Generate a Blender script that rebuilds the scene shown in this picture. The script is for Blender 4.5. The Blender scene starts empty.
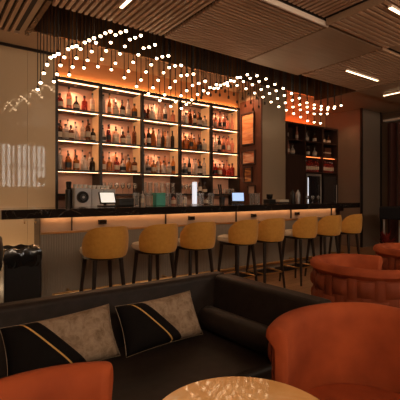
import bpy, math, random
from mathutils import Vector, Matrix
random.seed(7)
PI = math.pi
def R0(d): return math.radians(d)
SC = bpy.context.scene
COL = SC.collection

# ------------------------------------------------------------ camera, world, exposure
cam_d = bpy.data.cameras.new('camera'); cam = bpy.data.objects.new('camera', cam_d); COL.objects.link(cam)
cam.location = (0, 0, 1.25)
cam.rotation_euler = (PI/2, 0, -math.atan2(.588, .809))
cam_d.sensor_width = 36; cam_d.lens = 36*385/400; cam_d.shift_y = -5/400; cam_d.clip_start = .02
SC.camera = cam
W = bpy.data.worlds.new('World'); SC.world = W; W.use_nodes = True
W.node_tree.nodes['Background'].inputs[0].default_value = (1, .90, .78, 1)
W.node_tree.nodes['Background'].inputs[1].default_value = 5.0
VS = SC.view_settings
VS.view_transform = 'Standard'; VS.look = 'None'; VS.gamma = 1; VS.use_curve_mapping = False
VS.exposure = 0.62
def area(name, loc, rot, sx, sy, power, col):
    l = bpy.data.lights.new(name, 'AREA'); l.shape = 'RECTANGLE'; l.size = sx; l.size_y = sy; l.energy = power; l.color = col
    o = bpy.data.objects.new(name, l); COL.objects.link(o); o.location = loc; o.rotation_euler = rot; return o
# warm unseen fill lights added around the viewer: uplighters (bowls built further down) and high boxes
for i_, (x_, y_) in enumerate(((-.9, -1.2), (3.2, -1.6), (7.2, -.6))):
    area('added_fill_uplight', (x_, y_, 1.76), (PI, 0, 0), .3, .3, 74, (1, .76, .54))
area('added_fill_box', (-.4, -2.2, 3.0), (R0(62), 0, R0(-22)), 2.2, .5, 34, (1, .78, .56))
area('added_fill_box', (5.6, -2.0, 3.0), (R0(62), 0, R0(12)), 2.2, .5, 28, (1, .78, .56))

# ------------------------------------------------------------ materials
def mat(name, col, rough=.5, metal=0, spec=.5, coat=0, trans=0, emis=None, es=0, sheen=0, ior=1.45):
    m = bpy.data.materials.new(name); m.use_nodes = True
    b = m.node_tree.nodes['Principled BSDF']
    b.inputs['Base Color'].default_value = (*col, 1); b.inputs['Roughness'].default_value = rough
    b.inputs['Metallic'].default_value = metal; b.inputs['Specular IOR Level'].default_value = spec
    b.inputs['Coat Weight'].default_value = coat; b.inputs['Coat Roughness'].default_value = .05
    b.inputs['Transmission Weight'].default_value = trans; b.inputs['IOR'].default_value = ior
    b.inputs['Sheen Weight'].default_value = sheen
    if emis: b.inputs['Emission Color'].default_value = (*emis, 1); b.inputs['Emission Strength'].default_value = es
    return m
def nodes(m): return m.node_tree.nodes, m.node_tree.links, m.node_tree.nodes['Principled BSDF']
def coords(m, scale=(1, 1, 1), rot=(0, 0, 0), kind='Object'):
    N, L, b = nodes(m)
    tc = N.new('ShaderNodeTexCoord'); mp = N.new('ShaderNodeMapping'); mp.inputs['Scale'].default_value = scale
    mp.inputs['Rotation'].default_value = rot
    L.new(tc.outputs[kind], mp.inputs[0]); return mp.outputs[0]
def ramp(m, fac, stops):
    N, L, b = nodes(m); r = N.new('ShaderNodeValToRGB'); L.new(fac, r.inputs[0])
    e = r.color_ramp.elements
    while len(e) < len(stops): e.new(.5)
    for i, (p, c) in enumerate(stops): e[i].position = p; e[i].color = (*c, 1)
    return r.outputs[0]
def noise(m, vec, scale=5, detail=4, rough=.5, dist=0):
    N, L, b = nodes(m); n = N.new('ShaderNodeTexNoise'); n.inputs['Scale'].default_value = scale
    n.inputs['Detail'].default_value = detail; n.inputs['Roughness'].default_value = rough; n.inputs['Distortion'].default_value = dist
    L.new(vec, n.inputs['Vector']); return n.outputs['Fac']
def bump(m, h, strength=.3, dist=.01):
    N, L, b = nodes(m); n = N.new('ShaderNodeBump'); n.inputs['Strength'].default_value = strength; n.inputs['Distance'].default_value = dist
    L.new(h, n.inputs['Height']); L.new(n.outputs[0], b.inputs['Normal'])
def varied(name, c1, c2, scale, vs=(1, 1, 1), bs=0, bd=.005, detail=4, **k):
    m = mat(name, c1, **k); v = coords(m, vs); f = noise(m, v, scale, detail)
    N, L, b = nodes(m); L.new(ramp(m, f, [(.3, c1), (.7, c2)]), b.inputs['Base Color'])
    if bs: bump(m, f, bs, bd)
    return m

M = {}
M['slat_wood_x'] = varied('slat_wood_x', (.36, .215, .13), (.50, .31, .20), 3, (.6, 12, 12), rough=.45)
M['slat_wood_y'] = varied('slat_wood_y', (.36, .215, .13), (.50, .31, .20), 3, (12, .6, 12), rough=.45)
M['slat_back'] = mat('slat_back', (.028, .017, .012), .8)
M['plank'] = varied('plank', (.29, .185, .115), (.36, .235, .15), 3, (1, 14, 14), rough=.4)
M['soffit'] = varied('soffit', (.36, .24, .16), (.40, .27, .18), 3, rough=.5)
M['bronze'] = varied('bronze', (.09, .05, .03), (.24, .12, .055), 2.6, (6, 6, .35), rough=.22, metal=.35)
M['white_trim'] = mat('white_trim', (.75, .62, .52), .4)
M['wall_gloss'] = mat('wall_gloss', (.56, .43, .285), .6, spec=.2, coat=1)
M['wall_gloss'].node_tree.nodes['Principled BSDF'].inputs['Coat Roughness'].default_value = .035
M['wall_panel'] = varied('wall_panel', (.26, .20, .14), (.30, .23, .165), 2, (1, 1, .3), rough=.35)
M['wall_brown'] = varied('wall_brown', (.22, .15, .105), (.26, .18, .125), 2, (1, 1, .3), rough=.4)
M['wall_grey'] = mat('wall_grey', (.24, .19, .15), .5)
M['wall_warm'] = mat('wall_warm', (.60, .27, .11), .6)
M['pink_back'] = varied('pink_back', (.70, .40, .28), (.76, .45, .33), 2, rough=.45)
M['dark_metal'] = mat('dark_metal', (.028, .022, .02), .35, metal=.4)
M['dark_wood'] = varied('dark_wood', (.035, .018, .013), (.055, .028, .02), 3, (8, 8, .7), rough=.4)
M['red_wood'] = varied('red_wood', (.075, .026, .015), (.11, .038, .02), 3, (8, 8, .7), rough=.4)
M['black'] = mat('black', (.012, .011, .011), .4)
M['black_gloss'] = mat('black_gloss', (.01, .01, .01), .22, coat=.5)
M['black_rubber'] = mat('black_rubber', (.012, .012, .012), .7)
M['chrome'] = mat('chrome', (.75, .74, .72), .3, metal=.8)
M['steel'] = mat('steel', (.34, .34, .35), .35, metal=.6)
M['brass'] = mat('brass', (.62, .40, .18), .28, metal=1)
M['white'] = mat('white', (.75, .73, .70), .4)
M['cream_fabric'] = mat('cream_fabric', (.62, .55, .45), .7)
M['paper'] = mat('paper', (.62, .50, .38), .7)
M['mustard'] = varied('mustard', (.56, .26, .035), (.64, .32, .05), 30, bs=.1, bd=.002, rough=.75, sheen=.25)
M['orange_velvet'] = varied('orange_velvet', (.24, .046, .016), (.46, .100, .031), 5, bs=.12, bd=.01, rough=.8, spec=.25)
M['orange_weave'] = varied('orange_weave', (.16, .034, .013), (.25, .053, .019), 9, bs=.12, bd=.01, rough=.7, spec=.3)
M['leather'] = varied('leather', (.014, .010, .0085), (.024, .017, .014), 18, bs=.15, bd=.004, rough=.5, spec=.25)
M['leg_wood'] = mat('leg_wood', (.02, .012, .009), .35)
M['led'] = mat('led', (1, .8, .6), emis=(1, .52, .25), es=6)
M['led_bar'] = mat('led_bar', (1, .8, .6), emis=(1, .52, .24), es=7.0)
M['led_side'] = mat('led_side', (.6, .33, .15), emis=(1, .45, .16), es=.2)
M['led_rack'] = mat('led_rack', (1, .5, .3), emis=(1, .20, .045), es=3)
M['band'] = varied('band', (.33, .23, .16), (.37, .26, .18), 6, rough=.6)
M['led_wash'] = mat('led_wash', (1, .8, .6), emis=(1, .66, .36), es=17)
M['led_cove'] = mat('led_cove', (1, .8, .6), emis=(1, .45, .16), es=10)
M['led_red'] = mat('led_red', (1, .5, .3), emis=(1, .20, .045), es=15)
M['strip_light'] = mat('strip_light', (1, .8, .6), emis=(1, .66, .36), es=4.5)
M['bulb'] = mat('bulb', (1, .9, .8), .3, emis=(1, .66, .38), es=10)
M['bulb_off'] = mat('bulb_off', (.10, .07, .05), .2)
M['window_glass'] = mat('window_glass', (.9, .93, .95), .02, trans=1)
M['sheer'] = mat('sheer', (.7, .68, .64), .8, trans=.5)
M['curtain'] = mat('curtain', (.085, .028, .02), .85, sheen=.2)
M['teal'] = mat('teal', (.08, .42, .33), .45)
M['screen_white'] = mat('screen_white', (.8, .8, .78), .3, emis=(.95, .88, .75), es=.5)
M['screen_blue'] = mat('screen_blue', (.4, .6, .9), .3, emis=(.45, .65, 1), es=.55)
M['tower_lit'] = mat('tower_lit', (.85, .85, .85), .3, emis=(.85, .9, 1), es=.5)
M['navy'] = mat('navy', (.012, .015, .022), .6)
M['red_leaf'] = mat('red_leaf', (.22, .02, .015), .6)
M['fridge_glass'] = mat('fridge_glass', (.02, .02, .025), .04, coat=1)
M['clear_glass'] = mat('clear_glass', (.93, .95, .95), .03, trans=.9)
# bottle glass colours
BG = {'clear': (.80, .72, .66), 'amber': (.62, .24, .06), 'dark': (.035, .022, .015), 'red': (.45, .05, .035),
      'rose': (.80, .36, .26), 'green': (.06, .14, .07), 'brown': (.22, .08, .03)}
for k, c in BG.items():
    M['glass_' + k] = mat('glass_' + k, c, .08, trans=.0 if k == 'dark' else .6, ior=1.3)

def slab_mat():
    m = mat('black_marble', (.01, .01, .01), .12, coat=.4); N, L, b = nodes(m)
    v = coords(m, (1.0, 1.6, 1)); f = noise(m, v, 1.3, 5, .55, 1.8)
    n = N.new('ShaderNodeMath'); n.operation = 'SUBTRACT'; L.new(f, n.inputs[0]); n.inputs[1].default_value = .5
    a = N.new('ShaderNodeMath'); a.operation = 'ABSOLUTE'; L.new(n.outputs[0], a.inputs[0])
    L.new(ramp(m, a.outputs[0], [(0, (.12, .10, .08)), (.004, (.012, .011, .011))]), b.inputs['Base Color'])
    return m
M['marble'] = slab_mat()
def table_mat():
    m = mat('tan_marble', (.5, .34, .18), .25, coat=.5); N, L, b = nodes(m)
    f = noise(m, coords(m, (1, 1, 1)), 5, 7, .65, 1.0)
    L.new(ramp(m, f, [(.3, (.78, .44, .15)), (.55, (.90, .54, .21)), (.72, (.95, .66, .34))]), b.inputs['Base Color'])
    return m
M['table_marble'] = table_mat()
def floor_mat():
    m = mat('wood_floor', (.2, .12, .06), .3); N, L, b = nodes(m)
    v = coords(m, (1, 1, 1)); br = N.new('ShaderNodeTexBrick'); L.new(v, br.inputs['Vector'])
    br.inputs['Color1'].default_value = (.34, .18, .08, 1); br.inputs['Color2'].default_value = (.45, .25, .12, 1)
    br.inputs['Mortar'].default_value = (.03, .015, .008, 1); br.inputs['Scale'].default_value = 1
    br.inputs['Brick Width'].default_value = 1.2; br.inputs['Row Height'].default_value = .14; br.inputs['Mortar Size'].default_value = .003
    f = noise(m, coords(m, (2, 30, 1)), 3, 4)
    mx = N.new('ShaderNodeMix'); mx.data_type = 'RGBA'; mx.blend_type = 'MULTIPLY'; mx.inputs[0].default_value = .5
    L.new(br.outputs['Color'], mx.inputs[6]); L.new(ramp(m, f, [(.3, (.6, .6, .6)), (.7, (1, 1, 1))]), mx.inputs[7])
    L.new(mx.outputs[2], b.inputs['Base Color']); return m
M['floor'] = floor_mat()
def ribbed():
    m = mat('ribbed_panel', (.27, .235, .19), .42, metal=.1); N, L, b = nodes(m)
    w = N.new('ShaderNodeTexWave'); w.wave_type = 'BANDS'; w.bands_direction = 'X'; w.inputs['Scale'].default_value = 12
    w.inputs['Distortion'].default_value = 0; L.new(coords(m), w.inputs['Vector']); bump(m, w.outputs['Fac'], .5, .006); return m
M['ribbed'] = ribbed()
def cushion_mat():
    # black velvet with a diagonal gold stripe, the far corner in brushed taupe velvet
    m = mat('cushion_velvet', (.01, .01, .01), .9, spec=.1); N, L, b = nodes(m)
    b.inputs['Sheen Weight'].default_value = .0
    tc = N.new('ShaderNodeTexCoord'); s = N.new('ShaderNodeSeparateXYZ'); L.new(tc.outputs['Object'], s.inputs[0])
    def mth(op, a, bb):
        n = N.new('ShaderNodeMath'); n.operation = op
        for i, x in enumerate((a, bb)):
            if isinstance(x, (int, float)): n.inputs[i].default_value = x
            else: L.new(x, n.inputs[i])
        return n.outputs[0]
    d = mth('ADD', s.outputs['X'], mth('MULTIPLY', s.outputs['Z'], .80))       # grows to the upper right
    f = noise(m, coords(m, (1, 1, 1)), 22, 5, .7, .6)
    taupe = ramp(m, f, [(.30, (.13, .085, .05)), (.5, (.27, .20, .14)), (.7, (.36, .28, .20))])
    def mixc(fac, a, bb):
        mx = N.new('ShaderNodeMix'); mx.data_type = 'RGBA'; L.new(fac, mx.inputs[0])
        for i, x in ((6, a), (7, bb)):
            if isinstance(x, tuple): mx.inputs[i].default_value = (*x, 1)
            else: L.new(x, mx.inputs[i])
        return mx.outputs[2]
    c = mixc(mth('GREATER_THAN', d, -.012), (.008, .007, .007), taupe)
    g = mth('MULTIPLY', mth('GREATER_THAN', d, -.076), mth('LESS_THAN', d, -.067))
    L.new(mixc(g, c, (.55, .33, .11)), b.inputs['Base Color']); bump(m, f, .25, .004)
    return m
M['cushion'] = cushion_mat()
def art_mat(i, a, bcol):
    m = mat('abstract_print', a, .25, coat=.6); N, L, b = nodes(m)
    f = noise(m, coords(m, (1, 1.5, 9)), 1.6 + i*.3, 3, .5, 1)
    L.new(ramp(m, f, [(.38, a), (.55, bcol)]), b.inputs['Base Color']); return m

# ------------------------------------------------------------ mesh helpers
class MB:
    def __init__(s): s.v = []; s.f = []
    def add(s, vs, fs):
        o = len(s.v); s.v += [tuple(p) for p in vs]; s.f += [tuple(i + o for i in f) for f in fs]; return s
    def box(s, x0, x1, y0, y1, z0, z1):
        return s.add([(x0, y0, z0), (x1, y0, z0), (x1, y1, z0), (x0, y1, z0), (x0, y0, z1), (x1, y0, z1), (x1, y1, z1), (x0, y1, z1)],
                     [(3, 2, 1, 0), (4, 5, 6, 7), (0, 1, 5, 4), (1, 2, 6, 5), (2, 3, 7, 6), (3, 0, 4, 7)])
    def tube(s, p0, p1, r0, r1=None, n=10):
        r1 = r0 if r1 is None else r1; p0 = Vector(p0); p1 = Vector(p1); d = (p1 - p0).normalized()
        a = d.orthogonal().normalized(); b = d.cross(a); vs = []
        for p, r in ((p0, r0), (p1, r1)):
            for i in range(n):
                t = 2*PI*i/n; vs.append(p + (a*math.cos(t) + b*math.sin(t))*r)
        return s.add(vs, [(i, (i+1) % n, n + (i+1) % n, n + i) for i in range(n)] + [tuple(range(n))[::-1], tuple(range(n, 2*n))])
    def lathe(s, prof, n=16, c=(0, 0, 0), sq=0):
        vs = []
        for r, z in prof:
            for i in range(n):
                t = 2*PI*(i + .5)/n; x, y = math.cos(t), math.sin(t)
                if sq and r > .016:
                    k = 1/max(abs(x), abs(y)); k = 1 + (k - 1)*sq; x *= k; y *= k*.8
                vs.append((c[0] + r*x, c[1] + r*y, c[2] + z))
        fs = []
        for j in range(len(prof) - 1):
            for i in range(n): fs.append((j*n + i, j*n + (i+1) % n, (j+1)*n + (i+1) % n, (j+1)*n + i))
        fs.append(tuple(range(n))[::-1]); fs.append(tuple((len(prof)-1)*n + i for i in range(n)))
        return s.add(vs, fs)
    def path(s, pts, r, n=8, closed=False):
        pts = [Vector(p) for p in pts]; m = len(pts); vs = []
        for k, p in enumerate(pts):
            a = pts[(k+1) % m] if closed or k < m-1 else p; b = pts[k-1] if closed or k > 0 else p
            d = (a - b).normalized(); u = d.cross(Vector((0, 0, 1)))
            if u.length < .05: u = d.cross(Vector((0, 1, 0)))
            u.normalize(); w = u.cross(d)
            for i in range(n):
                t = 2*PI*i/n; vs.append(p + (u*math.cos(t) + w*math.sin(t))*r)
        fs = []
        for k in range(m if closed else m-1):
            q = (k+1) % m
            for i in range(n): fs.append((k*n + i, q*n + i, q*n + (i+1) % n, k*n + (i+1) % n))
        if not closed: fs += [tuple(range(n)), tuple((m-1)*n + i for i in range(n))[::-1]]
        return s.add(vs, fs)
    def arc(s, c, a0, a1, prof, n=40):
        # closed cross-section prof (radius, z) swept about a vertical axis from a0 to a1
        m = len(prof); vs = []
        for k in range(n + 1):
            t = a0 + (a1 - a0)*k/n
            for r, z in prof: vs.append((c[0] + r*math.cos(t), c[1] + r*math.sin(t), z))
        fs = [(k*m + i, (k+1)*m + i, (k+1)*m + (i+1) % m, k*m + (i+1) % m) for k in range(n) for i in range(m)]
        fs += [tuple(range(m)), tuple(n*m + i for i in range(m))[::-1]]
        return s.add(vs, fs)
    def mesh(s, name, material, smooth=False):
        me = bpy.data.meshes.new(name); me.from_pydata(s.v, [], s.f)
        import bmesh
        b = bmesh.new(); b.from_mesh(me); bmesh.ops.recalc_face_normals(b, faces=b.faces); b.to_mesh(me); b.free()
        me.materials.append(material)
        if smooth:
            me.polygons.foreach_set('use_smooth', [True]*len(me.polygons)); me.set_sharp_from_angle(angle=R(38))
        return me
    def build(s, name, material, parent=None, smooth=False, bevel=0, seg=2, loc=None, rot=None):
        o = bpy.data.objects.new(name, s.mesh(name, material, smooth)); COL.objects.link(o)
        if parent: o.parent = parent
        if loc: o.location = loc
        if rot: o.rotation_euler = rot
        if bevel:
            bv = o.modifiers.new('bevel', 'BEVEL'); bv.width = bevel; bv.segments = seg; bv.limit_method = 'ANGLE'; bv.angle_limit = R(35)
        return o
def R(d): return math.radians(d)
def BX(*a): return MB().box(*a)
def tag(o, label, cat, group=None):
    o['label'] = label; o['category'] = cat
    if group: o['group'] = group
    return o
def thing(name, label, cat, loc=(0, 0, 0), rz=0, group=None):
    o = bpy.data.objects.new(name, None); COL.objects.link(o); o.location = loc; o.rotation_euler = (0, 0, rz)
    o.empty_display_size = .1
    return tag(o, label, cat, group)
def struct(name, mb, m, **k):
    o = mb.build(name, m, **k)
    if not o.parent: o['kind'] = 'structure'
    return o
def copy_tree(o, parent=None):
    kids = [c for c in ALLKIDS(o)]
    c = o.copy(); COL.objects.link(c); c.parent = parent
    for k in kids: copy_tree(k, c)
    return c
def ALLKIDS(o): return [k for k in COL.objects if k.parent == o]
ORD = ['first', 'second', 'third', 'fourth', 'fifth', 'sixth', 'seventh', 'eighth', 'ninth', 'tenth', 'eleventh', 'twelfth',
       'thirteenth', 'fourteenth', 'fifteenth', 'sixteenth', 'seventeenth', 'eighteenth', 'nineteenth', 'twentieth',
       'twenty-first', 'twenty-second', 'twenty-third', 'twenty-fourth', 'twenty-fifth', 'twenty-sixth', 'twenty-seventh', 'twenty-eighth']

# ------------------------------------------------------------ room shell
XL, XR, YB, YF, ZC = -1.6, 9.6, -2.6, 6.2, 3.9
struct('floor', BX(XL-.1, XR+.1, YB-.1, YF+.1, -.1, 0), M['floor'])
struct('ceiling', BX(XL-.1, XR+.1, YB-.1, YF+.1, ZC, ZC+.1), M['slat_back'])
struct('wall_north', BX(XL-.1, XR+.1, YF, YF+.1, 0, ZC), M['wall_brown'])
struct('wall_left', BX(XL-.1, XL, YB, YF, 0, ZC), M['wall_brown'])
struct('wall_right', BX(XR, XR+.1, YB, YF, 0, ZC), M['wall_brown'])
wb = MB(); wx0, wx1, wz0, wz1 = 2.1, 3.6, 1.5, 3.0
wb.box(XL-.1, wx0, YB-.1, YB, 0, ZC); wb.box(wx1, XR+.1, YB-.1, YB, 0, ZC); wb.box(wx0, wx1, YB-.1, YB, 0, wz0); wb.box(wx0, wx1, YB-.1, YB, wz1, ZC)
struct('wall_back', wb, M['wall_brown'])
fr = MB()
for x in (wx0, 2.58, 3.08, wx1-.04): fr.box(x, x+.04, YB-.08, YB-.03, wz0, wz1)
for z in (wz0, 2.2, wz1-.04): fr.box(wx0, wx1, YB-.08, YB-.03, z, z+.04)
wf = struct('window_1', fr, M['dark_metal'])
vb = MB(); k = wx0 + .03
while k < wx1 - .08: vb.box(k, k+.075, YB-.02, YB-.012, wz0+.01, wz1-.01); k += .16
vb.build('vertical_blind', M['wall_grey'], wf)
BX(wx0+.01, wx1-.01, YB-.06, YB-.055, wz0+.01, wz1-.01).build('pane', M['window_glass'], wf)
# glossy cream wall panels left of the shelving
wl = MB(); x = XL
while x < 1.60:
    x1 = min(x + .47, 1.60); wl.box(x + .001, x1 - .001, 5.8, 5.83, 0.10, 3.28); x = x1
wn = struct('wall_cream', BX(XL, 1.60, 5.83, YF, 0, 3.32), M['wall_panel'])
w_ = wl.build('glossy_panel', M['wall_gloss'], wn, bevel=.001, seg=1)
BX(XL, 1.60, 5.785, 5.83, 3.285, 3.32).build('top_trim', M['dark_metal'], wn)
# wall above and behind the shelves
struct('wall_behind_shelves', BX(1.60, 5.23, 6.16, YF, 0, 3.32), M['pink_back'])
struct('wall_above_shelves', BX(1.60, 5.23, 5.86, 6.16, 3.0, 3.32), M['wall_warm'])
# soffit (lowered plain ceiling) along the bar wall
so = MB(); so.box(XL, XR, 5.19, YF, 3.32, 3.40); so.box(XL, 1.08, 5.06, 5.19, 3.32, 3.40); so.box(6.75, XR, 4.2, 5.19, 3.32, 3.40)
so.box(XL, .97, 5.06, 5.07, 3.2, 3.32); so.box(.98, 1.04, -2.5, 5.06, 3.26, 3.32)
struct('trim_1', so, M['soffit'])
# recess above the bar counter: polished bronze faces
rc = MB(); rc.box(1.05, 6.75, 5.15, 5.19, 3.32, ZC); rc.box(1.05, 1.10, 4.1, 5.15, 3.24, ZC); rc.box(6.72, 6.77, 4.16, 5.15, 3.24, ZC)
rc.box(1.10, 6.72, 4.16, 5.15, 3.84, 3.88)
struct('trim_2', rc, M['bronze'])
# pillars
struct('wall_pillar', BX(5.23, 5.87, 5.19, YF, 0, 3.32), M['wall_panel'])
struct('wall_pillar_right', BX(8.52, 9.38, 5.19, YF, 0, 3.32), M['wall_brown'])
p = MB(); p.box(8.55, 9.36, 5.16, 5.19, 0, 3.3)
struct('trim_3', p, M['wall_grey'])
struct('trim_4', MB().box(8.50, 8.54, 5.14, 5.19, 0, 3.32).box(9.34, 9.37, 5.13, 5.17, 0, 3.32), M['dark_metal'])

# ------------------------------------------------------------ ceiling panels
def slat_panel(x0, x1, y0, y1, z, d, label, pitch=.062, w=.034, h=.035, bt=.03):
    r = thing('slatted_ceiling_panel', label, 'ceiling panel', ((x0+x1)/2, (y0+y1)/2, z + h + bt))
    X, Y = (x1-x0)/2, (y1-y0)/2
    BX(-X, X, -Y, Y, -bt, 0).build('backing_board', M['slat_back'], r)
    s = MB(); a = (-Y if d == 'x' else -X); lim = -a
    while a + w < lim:
        if d == 'x': s.box(-X, X, a, a+w, -bt-h, -bt)
        else: s.box(a, a+w, -Y, Y, -bt-h, -bt)
        a += pitch
    s.build('slats', M['slat_wood_' + d], r)
    hg = MB()
    for sx in (-1, 1):
        for sy in (-1, 1): hg.tube((sx*(X-.1), sy*(Y-.1), 0), (sx*(X-.1), sy*(Y-.1), ZC - (z+h+bt)), .008, n=6)
    hg.build('hanger_rods', M['black'], r)
    return r, X, Y
def plank_panel(x0, x1, y0, y1, z, label):
    r = thing('smooth_ceiling_panel', label, 'ceiling panel', ((x0+x1)/2, (y0+y1)/2, z+.08)); X, Y = (x1-x0)/2, (y1-y0)/2
    BX(-X, X, -Y, Y, -.08, 0).build('board', M['plank'], r, bevel=.004)
    hg = MB()
    for sx in (-1, 1):
        for sy in (-1, 1): hg.tube((sx*(X-.1), sy*(Y-.1), 0), (sx*(X-.1), sy*(Y-.1), ZC - (z+.08)), .008, n=6)
    hg.build('hanger_rods', M['black'], r)
    return r, X, Y
slat_panel(XL+.02, .97, 1.4, 5.055, 3.2, 'y', 'slatted wooden ceiling panel in the top left corner over the cream wall', pitch=.07, w=.036)
slat_panel(1.10, 2.43, -.6, 4.10, 3.2, 'y', 'slatted wooden ceiling panel directly left of the finely slatted square', pitch=.066, w=.036)
r, X, Y = slat_panel(2.45, 3.81, 2.74, 4.14, 3.2, 'x', 'finely slatted square ceiling panel with a pale edge strip', pitch=.056, w=.032, h=.04)
BX(-X, X, -Y-.02, -Y-.001, -.085, -.03).build('edge_strip', M['white_trim'], r)['label'] = 'pale edge strip facing the room'
slat_panel(2.45, 3.72, -.6, 2.69, 3.25, 'y', 'raised slatted ceiling panel in front of the pale edge strip', pitch=.07, w=.038)
r, X, Y = slat_panel(3.755, 4.98, -.3, 2.70, 3.18, 'x', 'slatted ceiling panel at upper right with a light slot cut in', pitch=.068, w=.04, h=.028)
BX(-X-.018, -X-.001, -Y, Y, -.058, .02).build('edge_board', M['plank'], r)
plank_panel(3.84, 4.98, 2.74, 4.14, 3.2, 'smooth brown ceiling panel right of the finely slatted square')
plank_panel(5.02, 6.6, .2, 2.68, 3.22, 'smooth brown ceiling panel at the right edge of the picture')
slat_panel(5.02, 6.6, 2.74, 4.14, 3.2, 'x', 'slatted ceiling panel holding the short middle light strip', pitch=.06, w=.034)
plank_panel(6.64, 9.3, 2.2, 4.14, 3.2, 'smooth brown ceiling panel furthest to the right above the pillar')
slat_panel(-1.58, 1.0, -2.4, 1.3, 3.2, 'y', 'slatted ceiling panel above the viewer')
def ceil_light(x0, x1, y0, y1, z, label):
    r = thing('linear_ceiling_light', label, 'ceiling light', ((x0+x1)/2, (y0+y1)/2, z), group=None); X, Y = (x1-x0)/2, (y1-y0)/2
    BX(-X, X, -Y, Y, .004, .03).build('housing', M['white_trim'], r)
    BX(-X+.004, X-.004, -Y+.004, Y-.004, 0, .004).build('diffuser', M['strip_light'], r)
ceil_light(5.34, 6.24, 3.47, 3.505, 3.17, 'short glowing linear light in the middle right slatted ceiling panel')
ceil_light(3.86, 4.9, 2.01, 2.05, 3.15, 'glowing linear light at the top right corner of the picture')
ceil_light(1.65, 1.69, 1.8, 3.68, 3.17, 'glowing linear light at the top of the picture, left of the finely slatted square')
ceil_light(7.25, 7.29, 2.6, 3.95, 3.17, 'faint linear light near the right edge over the curtain')
ceil_light(0.0, .06, -1.6, .6, 3.17, 'linear ceiling light above the viewer')
ceil_light(3.9, 4.9, .3, .37, 3.15, 'linear ceiling light over the orange chairs')

# ------------------------------------------------------------ back bar shelving
SX = [1.62, 2.30, 3.03, 3.79, 4.50, 5.21]
SZ = [1.27, 1.63, 2.09, 2.55]
YS0, YS1 = 5.80, 6.15
sh = thing('back_bar_shelving', 'tall backlit bar shelving with five bays of bottles behind the counter', 'shelving', (3.4, 5.98, .95))
def loc_box(x0, x1, y0, y1, z0, z1): return MB().box(x0-3.4, x1-3.4, y0-5.98, y1-5.98, z0-.95, z1-.95)
for x in SX: loc_box(x-.02, x+.02, YS0, YS1, .95, 2.99).build('upright', M['dark_metal'], sh)
for z in SZ:
    for i in range(5):
        b_ = loc_box(SX[i]+.021, SX[i+1]-.021, YS0+.005, YS1-.015, z-.03, z).build('shelf', M['dark_metal'], sh)
        if z > 1.5: loc_box(SX[i]+.03, SX[i+1]-.03, YS0+.05, YS0+.075, z-.034, z-.0305).build('led_strip', M['led'], b_)
for i in range(5):
    b_ = loc_box(SX[i]+.021, SX[i+1]-.021, YS0, YS1-.015, 2.955, 2.99).build('top_board', M['dark_metal'], sh)
    loc_box(SX[i]+.03, SX[i+1]-.03, YS0+.05, YS0+.075, 2.950, 2.9545).build('led_strip', M['led'], b_)
    loc_box(SX[i]+.021, SX[i+1]-.021, YS1-.014, YS1, .95, 2.99).build('back_panel', M['pink_back'], sh)
for i in range(1, 6):
    for z0, z1 in ((1.64, 2.05), (2.10, 2.51), (2.56, 2.94)):
        loc_box(SX[i]-.026, SX[i]-.021, YS0+.06, YS1-.02, z0, z1).build('light_panel', M['led_side'], sh)['label'] = 'glowing vertical light strip'
# small puck downlights under every shelf board
for i in range(5):
    for z in (2.09, 2.55, 2.985):
        xm = (SX[i]+SX[i+1])/2; zb = z - .0305
        pk = MB().tube((xm-3.4, 6.0-5.98, zb-.95), (xm-3.4, 6.0-5.98, zb-.006-.95), .022, n=16).build('puck_light', M['chrome'], sh)
        l_ = bpy.data.lights.new('puck_spot', 'SPOT'); l_.energy = 9 if z > 2.9 else (6.5 if z > 2.3 else 4); l_.color = (1, .50, .27); l_.spot_size = R(160); l_.spot_blend = 1; l_.shadow_soft_size = .02
        o_ = bpy.data.objects.new('puck_spot', l_); COL.objects.link(o_); o_.location = (xm, 6.0, zb - .03)
# cove light on top
cv = thing('cove_light', 'warm cove light washing the wall above the shelving', 'light', (3.4, 5.8, 2.99))
BX(-1.78, 1.80, .0, .05, 0, .012).build('housing', M['dark_metal'], cv); BX(-1.76, 1.78, .012, .04, .012, .016).build('diffuser', M['led_cove'], cv)
# back counter
bc = thing('back_counter', 'low dark working counter under the bottle shelving', 'counter', (3.4, 5.5, 0))
BX(-1.78, 1.82, -.27, .29, .09, .91).build('cabinet_body', M['dark_wood'], bc); BX(-1.78, 1.82, -.22, .29, 0, .09).build('plinth', M['black'], bc)
BX(-1.79, 1.825, -.29, .655, .91, .95).build('countertop', M['black_gloss'], bc)
for i in range(5):
    d = BX(-1.77+i*.715, -1.06+i*.715, -.289, -.271, .12, .89).build('door', M['dark_wood'], bc); MB().tube((-1.12+i*.715, -.31, .6), (-1.12+i*.715, -.31, .8), .006).build('handle', M['brass'], d)

# ------------------------------------------------------------ bar counter
bar = thing('bar_counter', 'long bar counter with veined black top and glowing cream upper band', 'bar counter', (3.9, 4.3, 0))
def lb(x0, x1, y0, y1, z0, z1): return MB().box(x0-3.9, x1-3.9, y0-4.3, y1-4.3, z0, z1)
lb(.61, 6.5, 3.97, 4.62, 1.02, 1.11).build('bar_top', M['marble'], bar, bevel=.004)
up = lb(1.02, 6.2, 4.27, 4.5, .84, 1.02).build('upper_band', M['band'], bar, bevel=.01)
lb(1.02, 6.2, 4.235, 4.27, .835, .855).build('brass_ledge', M['brass'], bar)
lb(1.02, 6.2, 4.25, 4.5, .10, .835).build('front_panel', M['ribbed'], bar)
lb(1.02, 6.2, 4.30, 4.5, 0, .10).build('toe_kick', M['black'], bar)
lb(1.015, 1.02, 4.26, 4.5, .10, 1.02).build('end_panel', M['dark_wood'], bar)
lb(1.04, 6.19, 4.215, 4.24, 1.008, 1.0195).build('led_strip', M['led_bar'], bar)
lb(6.2, 6.48, 4.3, 4.55, .95, 1.02).build('end_support', M['dark_wood'], bar)
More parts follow.
